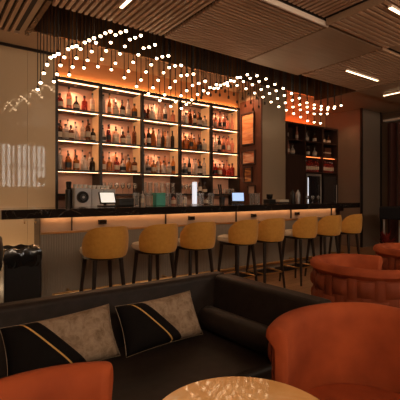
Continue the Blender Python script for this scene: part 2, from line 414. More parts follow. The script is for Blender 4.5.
lb(6.34, 6.44, 4.35, 4.5, 0, .95).build('end_post', M['dark_wood'], bar)
for x in (1.35, 2.55, 3.75, 4.95, 6.05): lb(x-.004, x+.004, 4.245, 4.27, .86, 1.018).build('seam', M['dark_metal'], bar)
for x in (1.70, 2.95, 4.1, 5.1):
    s_ = lb(x-.045, x+.045, 4.235, 4.269, .915, .965).build('socket_box', M['black'], bar)
    lb(x-.03, x+.03, 4.231, 4.235, .925, .955).build('socket_face', M['black_gloss'], s_)
fr = MB().tube((1.1-3.9, -.22, .22), (6.15-3.9, -.22, .22), .018, n=12)
for x in (1.3, 2.5, 3.7, 4.9, 6.0): fr.tube((x-3.9, -.22, .22), (x-3.9, -.05, .22), .012)
fr.build('foot_rail', M['brass'], bar, smooth=True)
for x in (.82, .92):
    MB().path([(x-3.9, -.25, 1.02), (x-3.9, -.25, .985), (x-3.9, -.28, .975), (x-3.9, -.30, .99)], .005).build('bag_hook', M['brass'], bar, smooth=True)

lb(.66, 6.3, 4.57, 4.60, 1.008, 1.0195).build('work_light', M['led'], bar)
wwz = thing('wall_washer', 'long warm wall-washer light on the floor below the cream wall', 'light', (.0, 5.45, 0))
BX(-1.5, 1.5, -.05, .05, 0, .06).build('housing', M['black'], wwz); BX(-1.48, 1.48, -.03, .03, .06, .066).build('diffuser', M['led_wash'], wwz)
# ------------------------------------------------------------ bar stools
def make_stool(back_m='mustard', seat_m='cream_fabric'):
    r = thing('bar_stool', '', 'bar stool')
    # local: sitter faces +Y, backrest at -Y
    s = MB(); s.lathe([(.17, .665), (.195, .672), (.205, .695), (.20, .725), (.17, .738)], 28, sq=.3); s.v = [(x*.97, y*1.28 + .055, z) for x, y, z in s.v]; s.build('seat', M[seat_m], r, smooth=True)
    s = MB().lathe([(.175, .632), (.19, .636), (.19, .664), (.175, .664)], 28); s.v = [(x*.95, y*1.22 + .05, z) for x, y, z in s.v]; s.build('seat_frame', M['leg_wood'], r, smooth=True)
    # curved backrest: grid of angle x height, top edge falling to the sides
    vs, fs = [], []; na, nh = 36, 12; A = R(74); th = .03
    for side in (0, 1):
        for i in range(na+1):
            f = -1 + 2*i/na; a = -PI/2 + f*A
            zt = .95 - .13*abs(f)**4; zb = .655 + .02*abs(f)**3
            zt = max(zt, zb + .02)
            for j in range(nh+1):
                g = j/nh; z = zb + (zt - zb)*g
                rr = .215 + .022*g*(1-abs(f)*.5) + (th if side else 0) - (.5*th*(abs(2*g-1)**4) if side else -.5*th*(abs(2*g-1)**4))
                vs.append((rr*math.cos(a)*.97, rr*math.sin(a)*1.05 + .01, z))
    n1 = (na+1)*(nh+1); idx = lambda s_, i, j: s_*n1 + i*(nh+1) + j
    for s_ in (0, 1):
        for i in range(na):
            for j in range(nh): fs.append((idx(s_, i, j), idx(s_, i+1, j), idx(s_, i+1, j+1), idx(s_, i, j+1)))
    for i in range(na):
        for j in (0, nh): fs.append((idx(0, i, j), idx(0, i+1, j), idx(1, i+1, j), idx(1, i, j)))
    for j in range(nh):
        for i in (0, na): fs.append((idx(0, i, j), idx(0, i, j+1), idx(1, i, j+1), idx(1, i, j)))
    b = MB().add(vs, fs).build('backrest', M[back_m], r, smooth=True)
    rim = []
    for i in range(na+1):
        f = -1 + 2*i/na; a = -PI/2 + f*A; zt = .95 - .13*abs(f)**4; rr = .215+.022*(1-abs(f)*.5)+th*.5
        rim.append((rr*math.cos(a)*.97, rr*math.sin(a)*1.05 + .01, zt+.001))
    MB().path(rim, .005, 6).build('piping', M[back_m], b, smooth=True)
    for sx in (-1, 1):
        for sy in (-1, 1): MB().tube((sx*.13, sy*.14+.02, .634), (sx*.18, sy*.19+.02, 0), .023, .014, 12).build('leg', M['leg_wood'], r, smooth=True)
    q = .163; MB().path([(q, q+.03, .24), (-q, q+.03, .24), (-q, -q+.01, .24), (q, -q+.01, .24)], .009, 8, True).build('footrest', M['brass'], r, smooth=True)
    return r
stool0 = make_stool()
posit = ['leftmost, partly over the bar counter end', 'second from the left', 'third from the left', 'fourth from the left', 'fourth from the right, in the middle of the row', 'third from the right', 'second from the right', 'last at the far right end of the bar']
for i, (x, rz) in enumerate([(1.46, 0), (2.04, 3), (2.56, -2), (3.23, 4), (3.72, -3), (4.40, 2), (4.97, -3), (5.52, 5)]):
    o = stool0 if i == 0 else copy_tree(stool0)
    o.location = (x, 3.63, 0); o.rotation_euler = (0, 0, R(rz))
    o['label'] = 'mustard bar stool on black legs, ' + ['leftmost of the row', 'second from the left', 'third from the left', 'fourth from the left', 'fifth from the left', 'sixth from the left', 'second from the right end', 'furthest at the right end'][i] + ' at the bar'
    o['group'] = 'mustard stools along the bar'
st = make_stool('black', 'black'); st.location = (.27, 3.3, 0); st.rotation_euler = (0, 0, R(20)); st['label'] = 'black stool cut off by the left edge, beside the black bin'

# ------------------------------------------------------------ black bin
bn = thing('waste_bin', 'tall black bin with a glossy gathered liner below the bar end', 'bin', (.71, 3.68, 0))
MB().box(-.15, .15, -.15, .15, 0, .74).build('bin_body', M['black'], bn, bevel=.015)
vs, fs = [], []; n = 48
prof = [(.154, .64), (.160, .68), (.163, .72), (.161, .76), (.15, .79), (.12, .795), (.10, .76)]
for j, (rr, z) in enumerate(prof):
    for i in range(n):
        t = 2*PI*i/n; c, s_ = math.cos(t), math.sin(t); k = 1/max(abs(c), abs(s_)); k = 1 + (k-1)*.75
        wv = 1 + .03*math.sin(11*t + j) + .025*math.sin(19*t - 2*j)
        vs.append((rr*k*c*wv, rr*k*s_*wv, z + .008*math.sin(7*t + j)))
for j in range(len(prof)-1):
    for i in range(n): fs.append((j*n+i, j*n+(i+1) % n, (j+1)*n+(i+1) % n, (j+1)*n+i))
MB().add(vs, fs).build('bin_liner', M['black_gloss'], bn, smooth=True)

# ------------------------------------------------------------ bottles
SHAPES = {   # profile (r, z), square factor, label band z range, cap z0, cap r, cap h
 'tall': ([(.030, 0), (.036, .006), (.036, .19), (.030, .215), (.013, .235), (.0125, .285)], 0, (.06, .14), .285, .0145, .03),
 'square': ([(.034, 0), (.040, .005), (.040, .14), (.034, .16), (.014, .172), (.0135, .205)], .85, (.035, .11), .205, .018, .035),
 'round': ([(.030, 0), (.046, .015), (.052, .06), (.046, .11), (.020, .145), (.013, .16), (.013, .205)], 0, (.04, .09), .205, .018, .028),
 'slender': ([(.026, 0), (.031, .005), (.031, .15), (.026, .185), (.012, .225), (.0115, .31)], 0, (.05, .12), .31, .0135, .028),
 'stout': ([(.036, 0), (.045, .006), (.045, .125), (.036, .15), (.015, .165), (.015, .19)], 0, (.03, .10), .19, .019, .03),
 'flask': ([(.040, 0), (.050, .006), (.048, .10), (.036, .135), (.014, .15), (.013, .20)], .6, (.03, .09), .20, .019, .032)}
PROTO = {}
def bottle(shape, colr, x, y, z, label, group, lab=True, scale=1, lablm='paper'):
    key = (shape, colr, lab, lablm)
    if key not in PROTO:
        prof, sq, (l0, l1), cz, cr, ch = SHAPES[shape]
        body = MB().lathe(prof, 14 if not sq else 16, sq=sq).mesh('bottle', M['glass_' + colr], True)
        cap = MB().lathe([(cr, cz), (cr, cz+ch*.9), (cr*.8, cz+ch)], 10).mesh('cap', M['black'], True)
        rm = max(r_ for r_, _ in prof) + .0012
        band = None
        if lab: band = MB().lathe([(rm, l0), (rm, l1)], 14 if not sq else 16, sq=sq).mesh('paper_label', M[lablm], True)
        PROTO[key] = (body, cap, band)
    body, cap, band = PROTO[key]
    o = bpy.data.objects.new('bottle', body); COL.objects.link(o); o.location = (x, y, z); o.scale = (scale,)*3
    tag(o, label, 'bottle', group)
    c = bpy.data.objects.new('cap', cap); COL.objects.link(c); c.parent = o
    if band: l = bpy.data.objects.new('paper_label', band); COL.objects.link(l); l.parent = o
    return o
shelfname = {1: 'third shelf down', 2: 'second shelf down', 3: 'top shelf', 0: 'lowest shelf'}
CN = {'clear': 'clear', 'amber': 'amber', 'dark': 'black', 'red': 'deep red', 'rose': 'pink', 'green': 'green', 'brown': 'brown'}
SPEC = {  # (shelf level, bay): string of shape letters and colour letters
 (3, 0): 'sr tp od qr tc', (3, 1): 'tc la sc qd tc qa', (3, 2): 'qr sc lc tc qp', (3, 3): 'ld sc tb td qd sc', (3, 4): 'tp tp lp tp qp lp',
 (2, 0): 'qb sc qb oc tc tb sd', (2, 1): 'oc tr qc sb qc tb', (2, 2): 'lb td ta tc ld tc td', (2, 3): 'oa qa ta oa qb sc', (2, 4): 'tc lc td tp tp tp',
 (1, 0): 'tc qa qa qc sd', (1, 1): 'qa qa qr fc sa qb', (1, 2): 'tc oc qa tc qc sc ta', (1, 3): 'oc sc td tc qd tc', (1, 4): 'td qr qa or or qr'}
SN = {'t': 'tall', 's': 'stout', 'q': 'square', 'o': 'round', 'l': 'slender', 'f': 'flask'}
CL = {'c': 'clear', 'a': 'amber', 'd': 'dark', 'r': 'red', 'p': 'rose', 'g': 'green', 'b': 'brown'}
for (lv, bay), sp in SPEC.items():
    it = sp.split(); x0, x1 = SX[bay]+.08, SX[bay+1]-.085; n = len(it)
    for k, s_ in enumerate(it):
        shape, c = SN[s_[0]], CL[s_[1]]
        x = x0 + (x1-x0)*(k + .0)/(n-1) + (random.uniform(-.008, .008) if 0 < k < n-1 else 0); y = 5.93 + random.uniform(-.02, .03)
        bottle(shape, c, x, y, SZ[lv], f'{CN[c]} {shape} bottle, {ORD[k]} from left on the {shelfname[lv]}, {ORD[bay]} bay of shelving',
               f'bottles on the {shelfname[lv]}', lab=(random.random() < .6), scale=random.uniform(.96, 1.1), lablm=random.choice(['paper', 'paper', 'black']))
# second, rear row of bottles where the shelves are crowded
for (lv, bay) in [(2, 0), (2, 1), (1, 0), (1, 1), (1, 2), (1, 3), (2, 3), (3, 4), (1, 4), (2, 2), (3, 3), (3, 2), (2, 4), (3, 1)]:
    for k in range(5):
        x = SX[bay] + .13 + k*.115; c = random.choice(['clear', 'amber', 'rose' if bay == 4 else 'brown']); shape = random.choice(['tall', 'slender'])
        bottle(shape, c, x, 6.07, SZ[lv], f'{CN[c]} {shape} bottle, {ORD[k]} in the rear row on the {shelfname[lv]}, {ORD[bay]} bay',
               f'rear bottles on the {shelfname[lv]}', lab=False)

# glasses on the lowest shelf and on the counter
def glass_mesh(kind):
    if kind == 'tumbler': pr = [(.032, 0), (.036, .10), (.034, .10), (.030, .008)]
    elif kind == 'wine': pr = [(.032, 0), (.004, .006), (.004, .08), (.03, .105), (.038, .14), (.032, .18), (.030, .18), (.036, .14), (.003, .10)]
    else: pr = [(.040, 0), (.045, .17), (.043, .17), (.038, .01)]
    return MB().lathe(pr, 16).mesh(kind + '_glass', M['clear_glass'], True)
GM = {k: glass_mesh(k) for k in ('tumbler', 'wine', 'jar')}
def glass(kind, x, y, z, label, group):
    o = bpy.data.objects.new({'tumbler': 'tumbler_glass', 'wine': 'wine_glass', 'jar': 'glass_jar'}[kind], GM[kind]); COL.objects.link(o); o.location = (x, y, z)
    tag(o, label, 'glass', group); return o
for i in range(5):
    n = 6
    for k in range(n):
        x = SX[i] + .09 + k*(SX[i+1]-SX[i]-.18)/(n-1)
        if i in (1, 2, 4) or (i == 3 and k < 3):
            kind = 'tumbler' if i in (2, 4) else 'wine'
            glass(kind, x, 5.92, SZ[0], f'{kind} glass, {ORD[k]} from left on the lowest shelf, {ORD[i]} bay', 'glasses on the lowest shelf')
            if kind == 'tumbler' and i == 2:
                glass(kind, x, 5.92, SZ[0]+.1005, f'upper tumbler glass stacked on the {ORD[k]} one, lowest shelf, {ORD[i]} bay', 'glasses on the lowest shelf')
        elif i == 3:
            bottle('round' if k % 2 else 'tall', 'dark', x, 5.92, SZ[0], f'black bottle, {ORD[k]} from left on the lowest shelf, {ORD[i]} bay', 'bottles on the lowest shelf')

# ------------------------------------------------------------ things on the back counter / bar top
em = thing('espresso_machine', 'silver espresso machine with a round black dial, at the left of the back counter', 'coffee machine', (2.03, 5.46, .95))
BX(-.31, -.07, -.16, .2, .02, .40).build('brewing_unit', M['steel'], em, bevel=.012)
BX(-.065, .30, -.14, .2, .02, .39).build('steel_body', M['steel'], em, bevel=.012)
BX(.115, .12, -.143, -.139, .04, .38).build('panel_seam', M['dark_metal'], em)
MB().tube((-.20, -.161, .27), (-.20, -.185, .27), .085, .08, 28).build('dial_ring', M['black_gloss'], em, smooth=True)
MB().tube((-.20, -.186, .27), (-.20, -.20, .27), .045, .04, 24).build('dial_centre', M['black'], em, smooth=True)
MB().tube((-.20, -.20, .27), (-.20, -.204, .27), .018, n=16).build('dial_button', M['steel'], em)
BX(-.29, -.09, -.20, -.16, .02, .06).build('drip_tray', M['black'], em); BX(-.29, .28, -.12, .18, 0, .02).build('feet_plate', M['black'], em)
for k in range(8):
    pr = [(.022, 0), (.034, .05), (.032, .05), (.02, .006)]
    o = MB().lathe(pr, 14).build('espresso_cup', M['white'], smooth=True, loc=(1.78 + k*.068, 5.46, 1.351 if k < 3 and 1.78+k*.068 < 1.955 else 1.341))
    tag(o, f'small white cup on top of the espresso machine, {ORD[k]} from the left', 'cup', 'cups on the espresso machine')
gr = thing('coffee_grinder', 'slim black coffee grinder left of the espresso machine', 'grinder', (1.685, 5.45, .95))
MB().lathe([(.04, 0), (.045, .02), (.045, .36), (.04, .38)], 20).build('grinder_body', M['black'], gr, smooth=True); MB().lathe([(.032, .381), (.04, .48), (.03, .49)], 20).build('hopper', M['black_gloss'], gr, smooth=True)

def monitor(x, y, z, rz, tilt, w, h, label, scr, lab2):
    r = thing('till_monitor', label, 'monitor', (x, y, z), R(rz))
    BX(-.09, .09, -.07, .07, 0, .015).build('base', M['black'], r, bevel=.004)
    MB().tube((0, 0.03, .015), (0, 0.03, .10), .018, .014).build('stand', M['black'], r)
    a = MB().box(-w/2, w/2, -.012, .012, -h/2, h/2).build('housing', M['black_gloss'], r, bevel=.004, loc=(0, -.02, .105), rot=(R(-tilt), 0, 0))
    s_ = BX(-w/2+.012, w/2-.012, -.0135, -.0125, -h/2+.012, h/2-.012).build('screen', M[scr], a); s_['label'] = lab2
monitor(1.85, 4.5, 1.11, 4, 20, .21, .15, 'small till screen glowing white on the bar beside the espresso machine', 'screen_white', 'white lit screen')
monitor(4.0, 4.5, 1.11, -38, 32, .20, .17, 'tilted till screen glowing pale blue in front of the fifth shelving bay', 'screen_blue', 'pale blue lit screen')
bxs = thing('receipt_printer', 'black receipt printer on the bar right of the white till screen', 'printer', (2.09, 4.5, 1.11))
BX(-.10, .10, -.07, .08, 0, .10).build('printer_body', M['black'], bxs, bevel=.012); BX(-.06, .06, -.072, -.0705, .06, .065).build('paper_slot', M['black_gloss'], bxs)
# jars and bottles on the bar top
row = [(2.25, 'jar'), (2.345, 'bt'), (2.43, 'jar'), (2.73, 'jar'), (2.82, 'bd'), (2.91, 'jar'), (3.005, 'bc'), (3.29, 'jar'), (3.38, 'ba'), (3.47, 'jar')]
for k, (x, kd) in enumerate(row):
    if kd == 'jar': glass('jar', x, 4.5, 1.11, f'clear glass jar on the bar top, {ORD[k]} item right of the receipt printer', 'jars and bottles on the bar top')
    else: bottle({'t': 'tall', 'd': 'stout', 'c': 'square', 'a': 'stout'}[kd[1]], {'t': 'clear', 'd': 'rose', 'c': 'clear', 'a': 'brown'}[kd[1]], x, 4.5, 1.11,
                 f'small bottle on the bar top, {ORD[k]} item right of the receipt printer', 'jars and bottles on the bar top', scale=.68)
tb = thing('teal_tin', 'bright teal tin standing on the bar top among glass jars', 'tin', (2.58, 4.48, 1.11))
MB().box(-.072, .072, -.05, .05, 0, .15).build('tin_body', M['teal'], tb, bevel=.008); BX(-.075, .075, -.053, .053, .15, .17).build('lid', M['teal'], tb, bevel=.005)
tw = thing('tap_tower', 'tall glowing white drinks tap tower on the bar top', 'tap tower', (3.14, 4.45, 1.11))
BX(-.026, .026, -.026, .026, .012, .32).build('tower', M['tower_lit'], tw, bevel=.006); BX(-.05, .05, -.045, .045, 0, .012).build('base', M['chrome'], tw); BX(-.026, .026, -.026, .026, .3205, .33).build('top_cap', M['chrome'], tw)
kn = thing('utensil_holder', 'black bar utensil holder with two leaning muddlers left of the blue till screen', 'utensil holder', (3.68, 4.5, 1.11))
MB().lathe([(.04, 0), (.045, .11), (.042, .11), (.036, .01)], 18).build('holder', M['black'], kn, smooth=True)
for k in range(2): MB().tube((-.01+.03*k, 0, .02), (-.07+.04*k, .0, .30), .01, .013).build('muddler', M['dark_wood'], kn)
# clear shaker, sink side
for k, x in enumerate((4.30, 4.42)):
    glass('jar', x, 4.5, 1.11, f'clear glass jar right of the blue till screen, {["nearer the screen", "nearer the black blender"][k]}', 'jars and bottles on the bar top')
bl = thing('blender', 'black bar blender standing in front of the cream pillar', 'blender', (4.68, 4.48, 1.11))
BX(-.08, .08, -.07, .07, 0, .07).build('motor_base', M['black'], bl, bevel=.01); MB().lathe([(.035, .07), (.05, .09), (.055, .15), (.04, .155)], 18).build('jug', M['black_gloss'], bl, smooth=True)
tr = thing('bar_tray', 'black serving tray with folded napkins on the bar by the pillar', 'tray', (4.98, 4.48, 1.11))
BX(-.14, .14, -.08, .08, 0, .02).build('tray', M['black'], tr, bevel=.004); BX(-.11, .11, -.06, .06, .0205, .06).build('napkins', M['cream_fabric'], tr, bevel=.004)
for k, (x, c) in enumerate([(5.22, 'black'), (5.36, 'steel')]):
    r = thing('cocktail_shaker', ['black cocktail shaker beside the silver one on the bar', 'silver cocktail shaker beside the black one on the bar'][k], 'shaker', (x, 4.45, 1.11))
    MB().lathe([(.034, 0), (.045, .14), (.043, .15)], 20).build('shaker_body', M[c], r, smooth=True); MB().lathe([(.043, .151), (.034, .19), (.018, .20), (.018, .225), (.012, .23)], 20).build('shaker_lid', M[c], r, smooth=True)
for k, x in enumerate((5.55, 5.70, 5.86)):
    glass('wine', x, 4.4, 1.11, f'small stemmed glass on the bar right of the shakers, {ORD[k]} from left', 'stemmed glasses at the bar end').scale = (.8, .8, .7)

# ------------------------------------------------------------ framed prints on the pillar side
def frame(y0, y1, z0, z1, label, a, b, i):
    r = thing('framed_print', label, 'picture', (5.228, (y0+y1)/2, (z0+z1)/2)); Y, Z = (y1-y0)/2, (z1-z0)/2; t = .022
    f = MB().box(-.03, 0, -Y, Y, -Z, -Z+t).box(-.03, 0, -Y, Y, Z-t, Z).box(-.03, 0, -Y, -Y+t, -Z+t, Z-t).box(-.03, 0, Y-t, Y, -Z+t, Z-t)
    f.build('frame', M['dark_wood'], r); BX(-.012, -.002, -Y+t, Y-t, -Z+t, Z-t).build('print', art_mat(i, a, b), r)
for k, (x_, y_) in enumerate(((4.85, 5.5), (7.9, 5.45))):
    dl = thing('downlight', ['small round downlight in the soffit over the framed prints', 'small round downlight in the soffit before the dark cabinet'][k], 'downlight', (x_, y_, 3.32))
    MB().lathe([(.03, -.012), (.045, -.01), (.045, 0), (.03, 0)], 20).build('ring', M['black'], dl, smooth=True)
    l_ = bpy.data.lights.new('downlight_spot', 'SPOT'); l_.energy = (50, 12)[k]; l_.color = (1, .5, .26); l_.spot_size = R(95); l_.spot_blend = .8; l_.shadow_soft_size = .03
    o_ = bpy.data.objects.new('downlight_spot', l_); COL.objects.link(o_); o_.location = (x_, y_, 3.30); o_.rotation_euler = (0, R((-30, -20)[k]), 0)
struct('trim_5', BX(5.20, 5.23, 5.19, 5.795, .95, 3.1), M['red_wood'])
for a in [(5.36, 5.73, 2.23, 2.86, 'tall orange framed print at the top of the pillar side', (.62, .22, .09), (.75, .36, .16), 0),
          (5.34, 5.71, 1.85, 2.12, 'wide orange framed print below the tall one', (.50, .17, .08), (.66, .38, .24), 1),
          (5.42, 5.66, 1.49, 1.80, 'narrow golden framed print third from the top', (.45, .20, .05), (.16, .06, .03), 2),
          (5.33, 5.55, 1.25, 1.44, 'small pale framed print lowest on the pillar side', (.42, .27, .2), (.5, .34, .26), 3)]:
    frame(*a)
for o in [o for o in COL.objects if o.name.startswith('framed_print')]: o.location.x = 5.199

# ------------------------------------------------------------ niche cabinet with wine fridges
nc = thing('display_cabinet', 'dark wooden display cabinet with open shelves between the two pillars', 'cabinet', (7.2, 5.98, 0))
def nb(x0, x1, y0, y1, z0, z1): return MB().box(x0-7.2, x1-7.2, y0-5.98, y1-5.98, z0, z1)
NX = [5.90, 6.62, 7.25, 7.90, 8.49]
for x in NX: nb(x-.02, x+.02, 5.8, 6.17, 0 if x != 7.90 else 1.78, 2.86).build('upright', M['dark_wood'], nc)
nb(5.88, 8.51, 5.80, 6.17, 2.862, 2.90).build('top_board', M['dark_wood'], nc)
nb(5.9, 8.49, 6.172, 6.19, 0, 2.86).build('back_panel', M['dark_wood'], nc)
for i in range(4):
    for z in (2.18, 2.52): nb(NX[i]+.021, NX[i+1]-.021, 5.82, 6.17, z-.025, z).build('shelf', M['dark_wood'], nc)
    if i >= 2: nb(NX[i]+.021, NX[i+1]-.021, 5.82, 6.17, 1.775, 1.80).build('shelf', M['dark_wood'], nc)
for i in (0, 1):
    d = nb(NX[i]+.022, NX[i+1]-.022, 5.805, 5.83, .1, 2.15).build('door', M['dark_wood'], nc); nb(NX[i+1]-.08, NX[i+1]-.07, 5.79, 5.804, .9, 1.3).build('handle', M['dark_metal'], d)
nb(5.92, 8.0, 6.05, 6.09, 2.901, 2.915).build('led_strip', M['led_red'], nc)
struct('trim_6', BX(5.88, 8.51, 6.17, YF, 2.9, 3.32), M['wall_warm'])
nb(7.28, 8.46, 5.86, 5.875, 2.147, 2.154).build('led_strip', M['led_rack'], nc)
for i, x0 in enumerate((7.28, 7.905)):
    r = thing('wine_fridge', ['wine fridge with bright chrome door frame, left of the pair', 'wine fridge, right of the pair next to the brown wall'][i], 'fridge', (x0+.28, 5.97, 0))
    BX(-.275, .275, -.14, .18, 0, 1.76).build('fridge_body', M['black'], r)
    d = BX(-.24, .24, -.17, -.145, .08, 1.70).build('glass_door', M['fridge_glass'], r)
    f = MB().box(-.275, -.24, -.175, -.141, .03, 1.75).box(.24, .275, -.175, -.141, .03, 1.75).box(-.24, .24, -.175, -.141, 1.70, 1.75).box(-.24, .24, -.175, -.141, .03, .08)
    f.build('door_frame', M['chrome'] if i == 0 else M['dark_metal'], r)
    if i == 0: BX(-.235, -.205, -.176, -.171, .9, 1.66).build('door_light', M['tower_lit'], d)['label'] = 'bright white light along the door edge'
    MB().tube((.22, -.20, .6), (.22, -.20, 1.5), .01).build('handle', M['chrome'], r)
# wine bottles lying/standing in the racks over the fridges and objects on the display shelves
for i in (2, 3):
    n = 7
    for k in range(n):
        x = NX[i] + .075 + k*(NX[i+1]-NX[i]-.15)/(n-1)
        bottle('tall', 'red', x, 5.9, 1.80, f'red wine bottle, {ORD[k]} from left in the rack over the {["left", "right"][i-2]} wine fridge', 'wine bottles above the fridges', scale=.98, lablm='paper')
dec = [(6.75, 2.52, 'tall', 'dark', 'black bottle'), (6.95, 2.18, 'round', 'clear', 'large round clear bottle'), (6.80, 2.18, 'slender', 'rose', 'slim pink bottle'), (7.1, 2.52, 'slender', 'rose', 'slim pink bottle'),
       (7.45, 2.52, 'round', 'clear', 'round clear bottle'), (7.75, 2.52, 'stout', 'brown', 'brown bottle'), (7.5, 2.18, 'stout', 'dark', 'black bottle'), (7.75, 2.18, 'round', 'clear', 'round clear bottle'),
       (8.1, 2.52, 'stout', 'dark', 'black bottle'), (8.3, 2.52, 'round', 'brown', 'round brown bottle'), (6.6-.3, 2.18, 'tall', 'amber', 'amber bottle')]
for k, (x, z, s_, c, l) in enumerate(dec):
    nm = 'upper' if z > 2.4 else 'lower'; bay = sum(x > q for q in NX) - 1
    bottle(s_, c, x, 5.93, z, f'{l}, {"left" if x < (NX[bay]+NX[bay+1])/2 else "right"} side of {nm} shelf, {ORD[bay]} bay of dark cabinet', 'bottles in the display cabinet', scale=1.05)
gb = thing('gift_box', 'red striped gift box in the right bay of the dark display cabinet', 'box', (8.2, 5.95, 2.18))
BX(-.13, .13, -.08, .08, 0, .24).build('box_body', M['red_wood'], gb, bevel=.004); BX(-.131, .131, -.081, .081, .10, .13).build('ribbon', M['paper'], gb)

# ------------------------------------------------------------ pendants
ctab = [(1.20, 2.57), (1.41, 2.72), (1.62, 2.86), (1.79, 2.965), (2.03, 3.03), (2.2, 3.0), (2.39, 2.92), (2.58, 2.83), (2.77, 2.755), (2.97, 2.675), (3.15, 2.61), (3.42, 2.60),
        (3.55, 2.68), (3.77, 2.80), (3.96, 2.86), (4.14, 2.88), (4.31, 2.86), (4.46, 2.82), (4.65, 2.79), (4.83, 2.74), (5.03, 2.69), (5.21, 2.64), (5.40, 2.62), (5.56, 2.61), (5.73, 2.63), (5.93, 2.63), (6.10, 2.68), (6.26, 2.72)]
def zf(x):
    for (a, za), (b, zb) in zip(ctab, ctab[1:]):
        if a <= x <= b: return za + (zb-za)*(x-a)/(b-a)
    return ctab[0][1] if x < 1.3 else ctab[-1][1]
CAP = MB().lathe([(.005, .044), (.010, .042), (.017, .026), (.020, .010), (.018, .008)], 14).mesh('cap', M['black'], True)
def bulb_mesh(m):
    return MB().lathe([(.004, -.015), (.011, -.0135), (.0175, -.007), (.0195, 0), (.018, .008)], 14).mesh('bulb', m, True)
BULB = {1: bulb_mesh(M['bulb']), 0: bulb_mesh(M['bulb_off'])}
CANOPY = MB().lathe([(.014, -.012), (.02, -.008), (.02, 0)], 12)
rows = ['front', 'second', 'third', 'fourth', 'fifth', 'sixth', 'rear']
for i in range(27):
    x = 1.19 + .195*i
    for j in range(7):
        y = 4.2 + .15*j
        if y > 5.12: continue
        if j > 3 and i > 19: continue
        lit = not (j > 3 and i > 11)
        zl = zf(x) + .18 + (0, .026, .05, .01, -.05, -.124, -.185)[j]; wx = min(1, max(0, (x - 2.9)/.5))
        zr = zf(x) + .18 + (0, -.005, -.02, -.05, -.09, -.13, -.16)[j]*(1 + max(0, x-5.4)*5)
        z = zl*(1-wx) + zr*wx + random.uniform(-.006, .006)
        if not lit: z += .04
        y = min(y, 5.09)
        r = thing('pendant_light', f'{"small glowing globe" if lit else "small unlit dark globe"} pendant on a black cord, {ORD[i]} column from the left, {rows[j]} row', 'pendant light', (x, y, z), group='pendant lights over the bar' )
        b_ = bpy.data.objects.new('bulb', BULB[int(lit)]); COL.objects.link(b_); b_.parent = r
        c_ = bpy.data.objects.new('cap', CAP); COL.objects.link(c_); c_.parent = r
        MB().tube((0, 0, .044), (0, 0, 3.84-z), .0055, n=6).build('cord', M['black'], r)

# ------------------------------------------------------------ L-shaped leather sofa
so = thing('corner_sofa', 'black leather L-shaped sofa with low back in the foreground', 'sofa', (.6, 1.7, 0))
def sb(x0, x1, y0, y1, z0, z1): return MB().box(x0-.6, x1-.6, y0-1.7, y1-1.7, z0, z1)
SXL = -.75
def slant(x0, x1, yb, yt, yo, z0, z1):   # back rest: front face leans from yb (bottom) to yt (top); outer face yo
    a = [(x0, yb, z0), (x1, yb, z0), (x1, yo, z0), (x0, yo, z0), (x0, yt, z1), (x1, yt, z1), (x1, yo, z1), (x0, yo, z1)]
    return MB().add([(p[0]-.6, p[1]-1.7, p[2]) for p in a], [(3, 2, 1, 0), (4, 5, 6, 7), (0, 1, 5, 4), (1, 2, 6, 5), (2, 3, 7, 6), (3, 0, 4, 7)])
slant(SXL, 1.695, 1.93, 2.02, 2.12, .30, .72).build('backrest', M['leather'], so, smooth=True, bevel=.025, seg=4)
a = [(1.50, 1.18, .30), (1.70, 1.18, .30), (1.70, 1.995, .30), (1.50, 1.995, .30), (1.58, 1.18, .72), (1.70, 1.18, .72), (1.70, 2.015, .72), (1.58, 2.015, .72)]
MB().add([(p[0]-.6, p[1]-1.7, p[2]) for p in a], [(3, 2, 1, 0), (4, 5, 6, 7), (0, 1, 5, 4), (1, 2, 6, 5), (2, 3, 7, 6), (3, 0, 4, 7)]).build('side_backrest', M['leather'], so, smooth=True, bevel=.025, seg=4)
sb(SXL, 1.70, 1.32, 2.12, .08, .30).build('sofa_base', M['leather'], so, smooth=True, bevel=.02)
sb(SXL, .42, 1.28, 1.93, .30, .44).build('seat_cushion', M['leather'], so, smooth=True, bevel=.035, seg=4)
sb(.422, 1.50, 1.28, 1.93, .30, .44).build('seat_cushion', M['leather'], so, smooth=True, bevel=.035, seg=4)
for x, y in ((SXL+.1, 1.4), (1.6, 1.4), (SXL+.1, 2.04), (1.6, 2.04)): MB().tube((x-.6, y-1.7, 0), (x-.6, y-1.7, .08), .02, .025).build('foot', M['dark_metal'], so)
br = MB().tube((0, -.30, 0), (0, .30, 0), .07, n=36).build('bolster_cushion', M['leather'], smooth=True, bevel=.02, seg=3, loc=(1.415, 1.57, .512), rot=(0, 0, R(2)))
tag(br, 'round black leather bolster lying along the side back of the sofa', 'bolster')

